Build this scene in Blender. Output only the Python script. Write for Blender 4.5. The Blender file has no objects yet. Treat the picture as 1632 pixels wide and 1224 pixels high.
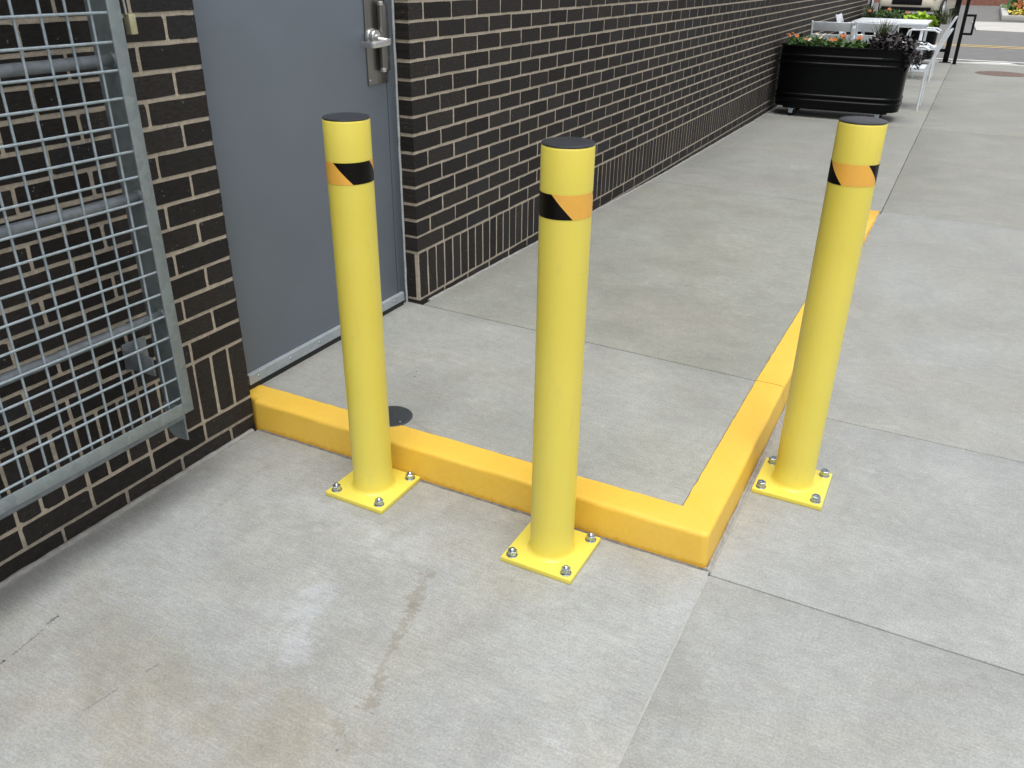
import bpy, math, random
import numpy as np
from mathutils import Matrix, Vector, noise
random.seed(7); rng = np.random.default_rng(7)
scene = bpy.context.scene
COL = scene.collection
PI = math.pi

# ------------------------------------------------------------------ camera
cd = bpy.data.cameras.new('camera'); cam = bpy.data.objects.new('camera', cd); COL.objects.link(cam)
Rm = [[0.8863262, -0.4086292, -0.2178256], [0.4629132, 0.7937875, 0.3944778], [0.0117121, -0.4504704, 0.8927145]]
right = Vector([r[0] for r in Rm]); fwd = Vector([r[1] for r in Rm]); up = Vector([r[2] for r in Rm])
M = Matrix(((right.x, up.x, -fwd.x, 1.86524), (right.y, up.y, -fwd.y, -1.74922), (right.z, up.z, -fwd.z, 1.3921), (0, 0, 0, 1)))
cam.matrix_world = M
cd.sensor_width = 36; cd.lens = 36 * 1321.645 / 1632; cd.clip_start = .05; cd.clip_end = 400
scene.camera = cam

# ------------------------------------------------------------------ light
SUN_EL, SUN_AZ = math.radians(74), math.radians(150)       # azimuth measured from +Y towards +X
w = bpy.data.worlds.new('World'); scene.world = w; w.use_nodes = True
nt = w.node_tree; bg = nt.nodes['Background']
sky = nt.nodes.new('ShaderNodeTexSky'); sky.sky_type = 'NISHITA'; sky.sun_disc = False
sky.sun_elevation = SUN_EL; sky.sun_rotation = SUN_AZ; sky.air_density = 1.0; sky.dust_density = 4.0; sky.ozone_density = 1.0
hsv = nt.nodes.new('ShaderNodeHueSaturation'); hsv.inputs['Saturation'].default_value = .22
nt.links.new(sky.outputs[0], hsv.inputs['Color']); nt.links.new(hsv.outputs[0], bg.inputs[0]); bg.inputs[1].default_value = .15
sl = bpy.data.lights.new('sun', 'SUN'); sun = bpy.data.objects.new('sun', sl); COL.objects.link(sun)
sl.energy = 1.3; sl.angle = math.radians(40); sl.color = (1, .985, .96)
d = Vector((math.sin(SUN_AZ) * math.cos(SUN_EL), math.cos(SUN_AZ) * math.cos(SUN_EL), math.sin(SUN_EL)))
sun.rotation_euler = d.to_track_quat('Z', 'Y').to_euler(); sun.location = (3, -2, 8)
vs = scene.view_settings; vs.view_transform = 'Standard'; vs.look = 'None'; vs.gamma = 1; vs.use_curve_mapping = False
vs.exposure = 0.43

# ------------------------------------------------------------------ node helper
class NB:
    def __init__(s, name):
        s.m = bpy.data.materials.new(name); s.m.use_nodes = True; s.t = s.m.node_tree
        s.b = s.t.nodes['Principled BSDF']
    def put(s, sock, v):
        if isinstance(v, bpy.types.NodeSocket): s.t.links.new(v, sock)
        elif v is not None:
            if hasattr(sock.default_value, '__len__') and not hasattr(v, '__len__'): v = (v,) * len(sock.default_value)
            if hasattr(sock.default_value, '__len__') and len(sock.default_value) == 4 and len(v) == 3: v = (*v, 1)
            sock.default_value = v
    def n(s, typ, out=0, props=None, **ins):
        nd = s.t.nodes.new(typ)
        for k, v in (props or {}).items(): setattr(nd, k, v)
        for k, v in ins.items():
            k = k[1:] if k[0] == '_' else k
            s.put(nd.inputs[int(k)] if k.isdigit() else nd.inputs[k], v)
        return nd.outputs[out]
    def pos(s, scale=(1, 1, 1), loc=(0, 0, 0), rot=(0, 0, 0), src=None):
        if src is None: src = s.n('ShaderNodeNewGeometry', 0)
        nd = s.t.nodes.new('ShaderNodeMapping'); s.t.links.new(src, nd.inputs[0])
        nd.inputs['Scale'].default_value = scale; nd.inputs['Location'].default_value = loc; nd.inputs['Rotation'].default_value = rot
        return nd.outputs[0]
    def noise(s, vec, scale, detail=4, rough=.5, dist=0):
        return s.n('ShaderNodeTexNoise', 0, Vector=vec, Scale=scale, Detail=detail, Roughness=rough, Distortion=dist)
    def ramp(s, f, lo, hi, a=0.0, b=1.0):
        return s.n('ShaderNodeMapRange', 0, {'interpolation_type': 'SMOOTHSTEP'}, _0=f, _1=lo, _2=hi, _3=a, _4=b)
    def mix(s, f, a, b, mode='MIX'):
        nd = s.t.nodes.new('ShaderNodeMix'); nd.data_type = 'RGBA'; nd.blend_type = mode
        s.put(nd.inputs[0], f); s.put(nd.inputs[6], a); s.put(nd.inputs[7], b); return nd.outputs[2]
    def math(s, op, a, b=None, c=None):
        return s.n('ShaderNodeMath', 0, {'operation': op}, _0=a, **({'_1': b} if b is not None else {}), **({'_2': c} if c is not None else {}))
    def bump(s, h, strength, dist=.01, nrm=None):
        o = s.n('ShaderNodeBump', 0, Height=h, Strength=strength, Distance=dist)
        if nrm is not None: s.t.links.new(nrm, o.node.inputs['Normal'])
        return o
    def done(s, color=None, rough=None, metal=None, normal=None, spec=None, coat=None):
        s.put(s.b.inputs['Base Color'], color); s.put(s.b.inputs['Roughness'], rough); s.put(s.b.inputs['Metallic'], metal)
        if normal is not None: s.put(s.b.inputs['Normal'], normal)
        if spec is not None: s.put(s.b.inputs['Specular IOR Level'], spec)
        if coat is not None: s.put(s.b.inputs['Coat Weight'], coat); s.b.inputs['Coat Roughness'].default_value = .15
        return s.m

def concrete_mat(name, base, warm, pits=True, stains=(), streak=1.0, cloud=1.0):
    N = NB(name); P = N.pos()
    big = N.noise(P, 1.1, 9, .62, .4); mid = N.noise(P, 5.5, 10, .68, .5); sm = N.noise(P, 30, 8, .75)
    fine = N.noise(P, 170, 5, .85); grit = N.noise(P, 620, 2, .7)
    st = N.noise(N.pos((14, 150, 5), rot=(0, 0, .03)), 1.0, 6, .8); st2 = N.noise(N.pos((2.2, 70, 3), rot=(0, 0, -.05)), 1.0, 5, .75)
    c = N.mix(N.ramp(big, .36, .66), tuple(v * .93 for v in base), (base[0] * 1.045, base[1] * 1.055, base[2] * 1.075))
    c = N.mix(N.math('MULTIPLY', N.ramp(N.noise(N.pos(loc=(7, 3, 1)), .9, 8, .6, .8), .48, .66), .75), c, warm)
    f = N.ramp(mid, .22, .78, 1 - .10 * cloud, 1 + .09 * cloud)
    f = N.math('MULTIPLY', f, N.ramp(sm, .25, .75, .91, 1.08))
    f = N.math('MULTIPLY', f, N.ramp(fine, .28, .72, .78, 1.22))
    f = N.math('MULTIPLY', f, N.ramp(grit, .3, .7, .84, 1.16))
    f = N.math('MULTIPLY', f, N.ramp(st, .28, .74, 1 - .10 * streak, 1 + .09 * streak))
    f = N.math('MULTIPLY', f, N.ramp(st2, .66, .76, 1, 1 + .13 * streak))
    # pale bloomed spots, trowel sweeps and light scratches
    sp = N.noise(N.pos((16, 16, 16), loc=(3, 1, 0)), 1, 5, .6); msk = N.noise(N.pos(loc=(1, 9, 0)), 1.3, 3, .5)
    f = N.math('MULTIPLY', f, N.math('ADD', 1.0, N.math('MULTIPLY', N.math('MULTIPLY', N.ramp(sp, .58, .68), N.ramp(msk, .45, .62)), .12 * cloud)))
    sw = N.noise(N.pos((1.6, 7, 1), loc=(0, 5, 0), rot=(0, 0, .9)), 1.3, 9, .72, 2.2)
    f = N.math('MULTIPLY', f, N.ramp(sw, .58, .74, 1.0, 1 + .07 * cloud))
    scr = N.noise(N.pos((1.1, 210, 1), rot=(0, 0, -.02)), 1, 3, .6); f = N.math('MULTIPLY', f, N.ramp(scr, .735, .775, 1, 1 + .22 * streak))
    sc2 = N.noise(N.pos((260, 2.4, 1), rot=(0, 0, .5)), 1, 2, .6); f = N.math('MULTIPLY', f, N.ramp(sc2, .80, .83, 1, 1.10))
    if pits:
        v = N.n('ShaderNodeTexVoronoi', 0, Vector=N.pos((9, 9, 9)), Scale=1.0)
        gate = N.ramp(N.noise(N.pos(loc=(2, 2, 0)), 6, 2), .56, .6)
        f = N.math('MULTIPLY', f, N.math('SUBTRACT', 1.0, N.math('MULTIPLY', N.ramp(v, .025, .045, 1, 0), N.math('MULTIPLY', gate, .45))))
    for (ax, ay, bx, by, r, amt, sc, tint, soft) in stains:
        # an irregular stain: distance to a segment broken up by noise
        xyz = N.t.nodes.new('ShaderNodeSeparateXYZ'); N.t.links.new(P, xyz.inputs[0]); X, Y = xyz.outputs[0], xyz.outputs[1]
        dx, dy = bx - ax, by - ay; L2 = max(dx * dx + dy * dy, 1e-9)
        px = N.math('SUBTRACT', X, ax); py = N.math('SUBTRACT', Y, ay)
        t = N.math('DIVIDE', N.math('ADD', N.math('MULTIPLY', px, dx), N.math('MULTIPLY', py, dy)), L2)
        t = N.math('MINIMUM', N.math('MAXIMUM', t, 0.0), 1.0)
        qx = N.math('SUBTRACT', px, N.math('MULTIPLY', t, dx)); qy = N.math('SUBTRACT', py, N.math('MULTIPLY', t, dy))
        dist = N.math('SQRT', N.math('ADD', N.math('MULTIPLY', qx, qx), N.math('MULTIPLY', qy, qy)))
        val = N.math('SUBTRACT', N.noise(P, float(sc), 9, .72), N.math('MULTIPLY', dist, .22 / r))
        m = N.ramp(val, .43 - soft * .5, .43 + soft * .5, 0.0, amt)
        c = N.mix(m, c, tint)
    comb = N.n('ShaderNodeCombineColor', 0, _0=f, _1=f, _2=f)
    c = N.mix(1.0, c, comb, 'MULTIPLY')
    h = N.math('ADD', N.math('MULTIPLY', fine, .5), N.math('ADD', N.math('MULTIPLY', st, .6 * streak), N.math('MULTIPLY', grit, .35)))
    nrm = N.bump(h, .35, .0016)
    return N.done(c, N.ramp(mid, .3, .7, .62, .8), 0, nrm, .4)

GREY = (.342, .352, .341); WARMT = (.338, .332, .292)
S = (.235, .215, .175); SD = (.06, .058, .055)
stn = [(.45, -1.10, 1.1, -1.02, .36, .8, 4, (.318, .300, .250), .34), (.30, -.95, .9, -.92, .16, .6, 7, (.285, .272, .232), .26), (.20, -.80, .62, -.90, .13, .6, 6, (.31, .305, .265), .2), (.72, -.55, .80, -.72, .07, .6, 8, (.44, .46, .485), .2),
       (.45, -.25, .9, -.30, .10, .45, 7, (.43, .445, .455), .2), (.30, -.45, .55, -.62, .10, .45, 6, (.315, .32, .31), .2), (1.1, -.45, 1.3, -.75, .12, .4, 6, (.33, .335, .33), .2), (1.25, -.95, 1.45, -.70, .1, .4, 7, (.425, .44, .45), .2),
       (.914, -.36, .945, -.475, .042, .62, 30, (.215, .197, .160), .09), (.945, -.47, .978, -.60, .034, .5, 44, (.225, .207, .170), .09), (.98, -.60, 1.0, -.70, .018, .55, 85, (.24, .22, .19), .05),
       (1.015, -.71, 1.035, -.78, .040, .55, 36, (.22, .195, .16), .06), (1.0, -.84, 1.06, -.87, .03, .4, 40, (.25, .23, .19), .06), (.20, -.15, .24, -.5, .012, .35, 50, (.25, .24, .22), .06),
       (.224, -.905, .227, -.925, .010, .7, 110, SD, .06), (.235, -.95, .246, -1.03, .006, .5, 150, SD, .04), (.247, -1.05, .247, -1.07, .008, .95, 110, SD, .04),
       (.553, -.90, .549, -.925, .006, .4, 150, SD, .06), (.534, -.99, .520, -1.06, .0045, .4, 160, SD, .04), (1.031, -.418, 1.032, -.418, .005, .6, 100, SD, .05), (1.043, -.893, 1.044, -.893, .006, .6, 100, SD, .05)]
M_NEAR = concrete_mat('concrete_near', GREY, WARMT, stains=stn, cloud=1.25, streak=1.15)
M_SIDE = concrete_mat('concrete_side', (.336, .347, .338), (.328, .326, .292), cloud=.95, streak=.9)
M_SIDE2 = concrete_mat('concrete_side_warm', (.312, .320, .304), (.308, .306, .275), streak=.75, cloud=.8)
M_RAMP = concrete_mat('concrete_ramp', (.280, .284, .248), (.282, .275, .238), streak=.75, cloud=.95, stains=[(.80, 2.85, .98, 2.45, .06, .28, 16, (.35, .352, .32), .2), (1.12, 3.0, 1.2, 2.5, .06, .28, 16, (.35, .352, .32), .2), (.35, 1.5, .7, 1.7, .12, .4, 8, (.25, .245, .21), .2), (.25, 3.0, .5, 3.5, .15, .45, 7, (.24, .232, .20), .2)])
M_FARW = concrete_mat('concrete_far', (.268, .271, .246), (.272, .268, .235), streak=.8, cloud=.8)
M_PAD = concrete_mat('concrete_pad', (.328, .334, .304), (.328, .325, .285),
                     stains=[(.365, .414, .369, .415, .006, .95, 100, SD, .04), (.349, .449, .353, .450, .005, .95, 100, SD, .04), (.55, .14, .64, .10, .018, .45, 40, (.24, .22, .185), .12), (.5, .5, .9, .8, .12, .4, 8, (.30, .29, .25), .2)], streak=.9, cloud=.8)

def simple(name, color, rough=.5, metal=0, nscale=0, namt=.1, bumps=0, bscale=200, spec=None, coat=None, bdist=.002):
    N = NB(name); P = N.pos(); c = color
    if nscale:
        f = N.ramp(N.noise(P, nscale, 5, .6), .25, .75, 1 - namt, 1 + namt)
        c = N.mix(1.0, (*color, 1), N.n('ShaderNodeCombineColor', 0, _0=f, _1=f, _2=f), 'MULTIPLY')
    nrm = N.bump(N.noise(P, bscale, 3, .6), bumps, bdist) if bumps else None
    return N.done(c, rough, metal, nrm, spec, coat)

def brick_mat():
    N = NB('dark_brick'); P = N.pos()
    oi = N.n('ShaderNodeObjectInfo', 5); ri = N.n('ShaderNodeNewGeometry', 8)
    r = N.math('FRACT', N.math('ADD', N.math('MULTIPLY', oi, 7.3), ri))
    c = N.mix(r, (.0105, .0088, .0078), (.025, .0208, .0182))
    c = N.mix(N.ramp(N.math('FRACT', N.math('MULTIPLY', r, 5.7)), .8, 1.0, 0, .6), c, (.022, .022, .026))
    st = N.noise(N.pos((1, 40, 160)), 1.0, 5, .7); n2 = N.noise(P, 90, 4, .7)
    f = N.math('MULTIPLY', N.ramp(st, .28, .72, .62, 1.5), N.ramp(n2, .3, .7, .72, 1.35))
    c = N.mix(1.0, c, N.n('ShaderNodeCombineColor', 0, _0=f, _1=f, _2=f), 'MULTIPLY')
    # specks of lime and mortar crumbs
    v = N.n('ShaderNodeTexVoronoi', 0, Vector=P, Scale=95.0); g = N.ramp(N.noise(P, 42, 3), .58, .66)
    c = N.mix(N.math('MULTIPLY', N.ramp(v, .10, .20, 1, 0), N.math('MULTIPLY', g, .85)), c, (.30, .27, .23))
    h = N.math('ADD', N.math('MULTIPLY', st, .8), n2)
    return N.done(c, N.ramp(n2, .3, .7, .6, .85), 0, N.bump(h, .8, .003), .32)
M_BRICK = brick_mat()
def mortar_mat():
    N = NB('mortar'); P = N.pos(); n1 = N.noise(P, 9, 4, .6); n2 = N.noise(P, 260, 4, .7); n3 = N.noise(P, 60, 4, .6)
    c = N.mix(N.ramp(n1, .3, .7), (.45, .39, .31), (.52, .455, .365))
    f = N.math('MULTIPLY', N.ramp(n2, .3, .7, .84, 1.1), N.ramp(n3, .3, .7, .85, 1.08))
    c = N.mix(1.0, c, N.n('ShaderNodeCombineColor', 0, _0=f, _1=f, _2=f), 'MULTIPLY')
    # mortar turns greyer and darker towards the foot of the wall
    z = N.t.nodes.new('ShaderNodeSeparateXYZ'); N.t.links.new(P, z.inputs[0])
    d = N.math('MULTIPLY', N.ramp(N.math('ADD', z.outputs[2], N.math('MULTIPLY', n3, .05)), .05, .13, 1, 0), .5)
    c = N.mix(d, c, (.20, .19, .175))
    return N.done(c, .93, 0, N.bump(N.math('ADD', n2, N.math('MULTIPLY', n3, 1.5)), .7, .003), .2)
M_MORTAR = mortar_mat()

def yellow_kerb():
    N = NB('kerb_paint'); P = N.pos(); n1 = N.noise(P, 6, 5, .6); n2 = N.noise(P, 60, 5, .7); n3 = N.noise(P, 300, 3, .6)
    c = N.mix(N.ramp(n1, .35, .65), (.80, .50, .062), (.81, .52, .076))
    f = N.math('MULTIPLY', N.ramp(n2, .25, .75, .965, 1.02), N.ramp(n3, .3, .7, .97, 1.02))
    c = N.mix(1.0, c, N.n('ShaderNodeCombineColor', 0, _0=f, _1=f, _2=f), 'MULTIPLY')
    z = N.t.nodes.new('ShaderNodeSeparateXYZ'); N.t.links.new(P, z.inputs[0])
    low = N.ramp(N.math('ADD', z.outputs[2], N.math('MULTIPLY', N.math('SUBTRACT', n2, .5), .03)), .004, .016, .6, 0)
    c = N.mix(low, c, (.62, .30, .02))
    sc = N.math('MULTIPLY', N.ramp(N.noise(P, 130, 4, .75), .70, .74), .3)
    c = N.mix(sc, c, (.55, .38, .12))
    return N.done(c, .52, 0, N.bump(N.math('ADD', N.math('MULTIPLY', n2, 1.0), N.math('MULTIPLY', n3, .5)), .2, .003), .4)
M_KERB = yellow_kerb()

def bollard_mat():
    N = NB('bollard_paint'); P = N.pos(); n1 = N.noise(P, 4, 3, .5); n2 = N.noise(P, 150, 3, .6)
    c = N.mix(N.ramp(n1, .3, .7), (.78, .655, .095), (.80, .68, .11))
    sc = N.math('MULTIPLY', N.ramp(N.noise(N.pos((12, 12, 120)), 1, 5, .75), .66, .72), .3)
    c = N.mix(sc, c, (.50, .42, .12))
    dirt = N.ramp(N.noise(N.pos((24, 24, 7)), 1, 7, .75), .56, .74, 0, .26)
    c = N.mix(dirt, c, (.55, .48, .16))
    return N.done(c, N.ramp(n1, .3, .7, .34, .42), 0, N.bump(N.math('ADD', N.noise(P, 35, 2), N.math('MULTIPLY', n2, .12)), .12, .002), .45, .15)
M_BOL = bollard_mat()
M_CAP = simple('cap_plastic', (.030, .034, .041), .4, 0, 30, .15, .1, 500)
M_TBLK = simple('tape_black', (.004, .0035, .003), .35, 0, spec=.18)
M_TORG = simple('tape_orange', (.84, .44, .07), .38, 0, 12, .06)

def galv(name, a, b, rough=.5, metal=.55, sc=55):
    N = NB(name); P = N.pos()
    v = N.n('ShaderNodeTexVoronoi', 1, Vector=P, Scale=float(sc)); bw = N.n('ShaderNodeRGBToBW', 0, _0=v)
    n1 = N.noise(P, 14, 5, .65); f = N.math('ADD', N.math('MULTIPLY', bw, .45), N.math('MULTIPLY', n1, .55))
    c = N.mix(N.ramp(f, .3, .7), a, b)
    c = N.mix(N.ramp(N.noise(P, 33, 5, .75), .6, .75, 0, .2), c, tuple(min(1, x * 1.7) for x in b))
    return N.done(c, N.ramp(n1, .3, .7, rough - .06, rough + .1), metal, N.bump(N.noise(P, 140, 3), .12, .002))
M_GALV = galv('galvanised', (.225, .262, .272), (.275, .318, .328), .55, .35)
M_GALVD = galv('galvanised_dull', (.19, .215, .235), (.25, .28, .305), .5, .4)
M_WIRE = galv('galvanised_wire', (.30, .36, .40), (.38, .45, .495), .42, .4, 120)
M_ALU = galv('aluminium', (.70, .74, .78), (.78, .82, .86), .4, .08, 9)
M_ZINC = simple('zinc_plated', (.42, .48, .55), .27, .9, 220, .35, .25, 600)
M_SWEEP = galv('dull_aluminium', (.36, .40, .42), (.42, .46, .48), .5, .3, 30)
def steel():
    N = NB('stainless'); st = N.noise(N.pos((300, 300, 4)), 1, 4, .6)
    c = N.mix(N.ramp(st, .3, .7), (.20, .195, .185), (.29, .283, .27))
    return N.done(c, N.ramp(st, .3, .7, .3, .42), .9, N.bump(st, .08, .001))
M_STEEL = steel()
M_SATIN = simple('satin_chrome', (.62, .62, .61), .28, .9, 60, .06)
def door_mat(name, a):
    N = NB(name); P = N.pos(); n = N.noise(P, 2.2, 4, .55); n2 = N.noise(P, 240, 2, .5)
    f = N.math('MULTIPLY', N.ramp(n, .3, .7, .95, 1.05), N.ramp(N.noise(N.pos((30, 30, 3)), 1, 4, .7), .62, .8, 1, 1.06))
    c = N.mix(1.0, (*a, 1), N.n('ShaderNodeCombineColor', 0, _0=f, _1=f, _2=f), 'MULTIPLY')
    return N.done(c, N.ramp(n, .3, .7, .42, .5), 0, N.bump(N.math('ADD', n2, N.math('MULTIPLY', N.noise(P, 14, 2), 2)), .08, .002), .45)
M_DOOR = door_mat('door_paint', (.148, .174, .206)); M_FRAME = door_mat('frame_paint', (.105, .127, .150))
M_RUBBER = simple('black_rubber', (.012, .012, .013), .6)
M_SEAL = simple('grey_sealant', (.30, .295, .28), .6, 0, 40, .18, .5, 120, bdist=.004)
M_PALE = simple('pale_joint', (.36, .36, .345), .85, 0, 50, .12)
M_CAULK = simple('pale_caulk', (.42, .45, .45), .55, 0, 60, .14, .4, 200)
M_GAP = simple('joint_dirt', (.045, .04, .034), .95, 0, 60, .4)
M_JOINT = simple('joint_filler_grey', (.16, .15, .135), .9, 0, 60, .3)
M_BRASS = simple('lock_brass', (.55, .52, .33), .38, .6, 80, .1)
M_TANK = simple('tank_black', (.0016, .002, .0026), .30, .0, 6, .2, .12, 14, spec=.14, bdist=.01)
M_BLACK = simple('black_powdercoat', (.004, .0042, .005), .42, spec=.2)
M_SOIL = simple('potting_soil', (.035, .024, .016), .95, 0, 30, .4, .8, 40, bdist=.02)
M_ASPH = simple('asphalt', (.165, .165, .162), .9, 0, 3, .12, .6, 60, bdist=.01)
M_WLINE = simple('white_road_paint', (.72, .72, .70), .7, 0, 8, .12)
M_YLINE = simple('yellow_road_paint', (.62, .44, .16), .7, 0, 8, .15)
M_FARCON = simple('far_concrete', (.47, .46, .43), .85, 0, 1.2, .1, .3, 60)
M_RUST = simple('rusty_iron', (.16, .115, .095), .8, .2, 20, .3, .5, 90)
M_DRAIN = simple('drain_cover', (.075, .085, .09), .5, .3, 90, .25)
M_RED = simple('red_brick', (.27, .12, .085), .9, 0, 5, .25)
M_CARW = simple('white_car_paint', (.72, .71, .68), .25, 0, coat=.6)
M_CARC = simple('cream_car_paint', (.60, .56, .45), .25, 0, coat=.6)
M_GLASS = simple('tinted_glass', (.02, .024, .027), .06, 0, spec=.6)
M_LAMP = simple('headlamp_lens', (.55, .56, .58), .12, .3)
M_GND = simple('ground_earth', (.20, .19, .17), .95, 0, .6, .2)

def leaf_mat(name, a, b):
    N = NB(name); ri = N.n('ShaderNodeNewGeometry', 8)
    c = N.mix(ri, a, b); N.b.inputs['Transmission Weight'].default_value = 0
    return N.done(c, .5, 0)
M_LEAF = leaf_mat('green_leaf', (.035, .085, .018), (.10, .19, .04)); M_LIME = leaf_mat('lime_leaf', (.25, .42, .02), (.42, .62, .05))
M_DARKL = leaf_mat('dark_leaf', (.018, .014, .018), (.065, .055, .055)); M_GRASS = leaf_mat('grass_blade', (.035, .06, .02), (.12, .14, .06))
M_ORNG = leaf_mat('orange_petal', (.42, .10, .03), (.62, .21, .06)); M_WHITEP = leaf_mat('pale_petal', (.6, .55, .4), (.8, .78, .65)); M_YELP = leaf_mat('yellow_petal', (.6, .45, .05), (.7, .6, .1))

# ------------------------------------------------------------------ mesh helper
class MB:
    def __init__(s): s.v = []; s.f = []; s.mi = []
    def add(s, vs_, fs, m=0):
        o = len(s.v); s.v += [tuple(p) for p in vs_]; s.f += [tuple(i + o for i in f) for f in fs]; s.mi += [m] * len(fs); return s
    def box(s, x0, x1, y0, y1, z0, z1, b=0, m=0):
        if b <= 0:
            v = [(x, y, z) for z in (z0, z1) for y in (y0, y1) for x in (x0, x1)]
            return s.add(v, [(0, 2, 3, 1), (4, 5, 7, 6), (0, 1, 5, 4), (2, 6, 7, 3), (0, 4, 6, 2), (1, 3, 7, 5)], m)
        import bmesh
        bm = bmesh.new(); bmesh.ops.create_cube(bm, size=1)
        for p in bm.verts: p.co = Vector(((x0 + x1) / 2 + p.co.x * (x1 - x0), (y0 + y1) / 2 + p.co.y * (y1 - y0), (z0 + z1) / 2 + p.co.z * (z1 - z0)))
        bmesh.ops.bevel(bm, geom=bm.edges[:], offset=b, segments=2, affect='EDGES', profile=.5)
        bm.verts.index_update(); s.add([p.co for p in bm.verts], [[q.index for q in f.verts] for f in bm.faces], m); bm.free(); return s
    def tube(s, pts, r, n=12, caps=True, m=0, closed=False):
        P = [Vector(p) for p in pts]; K = len(P); rings = []
        rr = r if hasattr(r, '__len__') else [r] * K
        T = []
        for i in range(K):
            a = P[i - 1] if (i > 0 or closed) else P[i]; b = P[(i + 1) % K] if (i < K - 1 or closed) else P[i]
            T.append((b - a).normalized())
        t = T[0]; u = t.orthogonal().normalized(); V = []
        for i in range(K):
            u = (u - T[i] * u.dot(T[i])).normalized(); w_ = T[i].cross(u)
            V += [P[i] + (u * math.cos(2 * PI * j / n) + w_ * math.sin(2 * PI * j / n)) * rr[i] for j in range(n)]
        F = []
        for i in range(K if closed else K - 1):
            i2 = (i + 1) % K
            for j in range(n): F.append((i * n + j, i * n + (j + 1) % n, i2 * n + (j + 1) % n, i2 * n + j))
        if caps and not closed: F.append(tuple(range(n - 1, -1, -1))); F.append(tuple((K - 1) * n + j for j in range(n)))
        return s.add(V, F, m)
    def lathe(s, prof, n=48, c=(0, 0, 0), m=0, a0=0.0):
        V = []; F = []; idx = []
        for (r, z) in prof:
            if r < 1e-6: idx.append([len(V)]); V.append((c[0], c[1], c[2] + z))
            else:
                idx.append(list(range(len(V), len(V) + n)))
                V += [(c[0] + r * math.cos(a0 + 2 * PI * j / n), c[1] + r * math.sin(a0 + 2 * PI * j / n), c[2] + z) for j in range(n)]
        for a, b in zip(idx, idx[1:]):
            for j in range(n):
                k = (j + 1) % n
                if len(a) == 1 and len(b) == 1: continue
                if len(a) == 1: F.append((a[0], b[k], b[j]))
                elif len(b) == 1: F.append((a[j], a[k], b[0]))
                else: F.append((a[j], a[k], b[k], b[j]))
        return s.add(V, F, m)
    def xf(s, Mx): s.v = [tuple(Mx @ Vector(p)) for p in s.v]; return s
    def mesh(s, name, mats, smooth=30):
        me = bpy.data.meshes.new(name); me.from_pydata(s.v, [], s.f)
        for m in (mats if isinstance(mats, (list, tuple)) else [mats]): me.materials.append(m)
        if any(s.mi): me.polygons.foreach_set('material_index', s.mi)
        if smooth:
            me.shade_smooth(); me.set_sharp_from_angle(angle=math.radians(smooth))
        me.update(); return me
    def build(s, name, mats, parent=None, smooth=30, loc=None):
        return place(name, s.mesh(name, mats, smooth), parent, loc)

def place(name, me, parent=None, loc=None):
    o = bpy.data.objects.new(name, me); COL.objects.link(o)
    if parent is not None: o.parent = parent
    if loc is not None: o.location = loc
    return o
def thing(name, label, cat, loc=(0, 0, 0), group=None, rz=0):
    o = bpy.data.objects.new(name, None); COL.objects.link(o); o.location = loc; o.rotation_euler = (0, 0, rz)
    o['label'] = label; o['category'] = cat
    if group: o['group'] = group
    o.empty_display_size = .1
    return o
def tag(o, label, cat, group=None):
    o['label'] = label; o['category'] = cat
    if group: o['group'] = group
    return o
def struct(o): o['kind'] = 'structure'; return o
def stuff(o): o['kind'] = 'stuff'; return o
def copy_tree(o, parent=None):
    c = o.copy(); COL.objects.link(c); c.parent = parent
    for ch in list(o.children): copy_tree(ch, c)
    return c

# ------------------------------------------------------------------ dimensions
C, L = .0677, .2032
ZS = .1204              # bottom of the soldier course
D = 1.0076              # far side of the doorway
W = 1.5355; YC = 0.0; CW = .1025; CH = .1003; J1 = .965; J2 = 4.05
WEND = 15.3
def ramp_h(y): return CH if y <= J1 else CH * max(0, 1 - (y - J1) / (J2 - J1))
def zpad(x, y):
    t = min(1, max(0, (y - J1) / (J2 - J1)))
    return ramp_h(y) + .028 * t * max(0, 1 - x / 1.5)
def zwalk(x, y):
    return .028 * max(0, 1 - x / 1.5) * max(0, 1 - (y - J2) / 3.0) if y > J1 else 0.0

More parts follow.
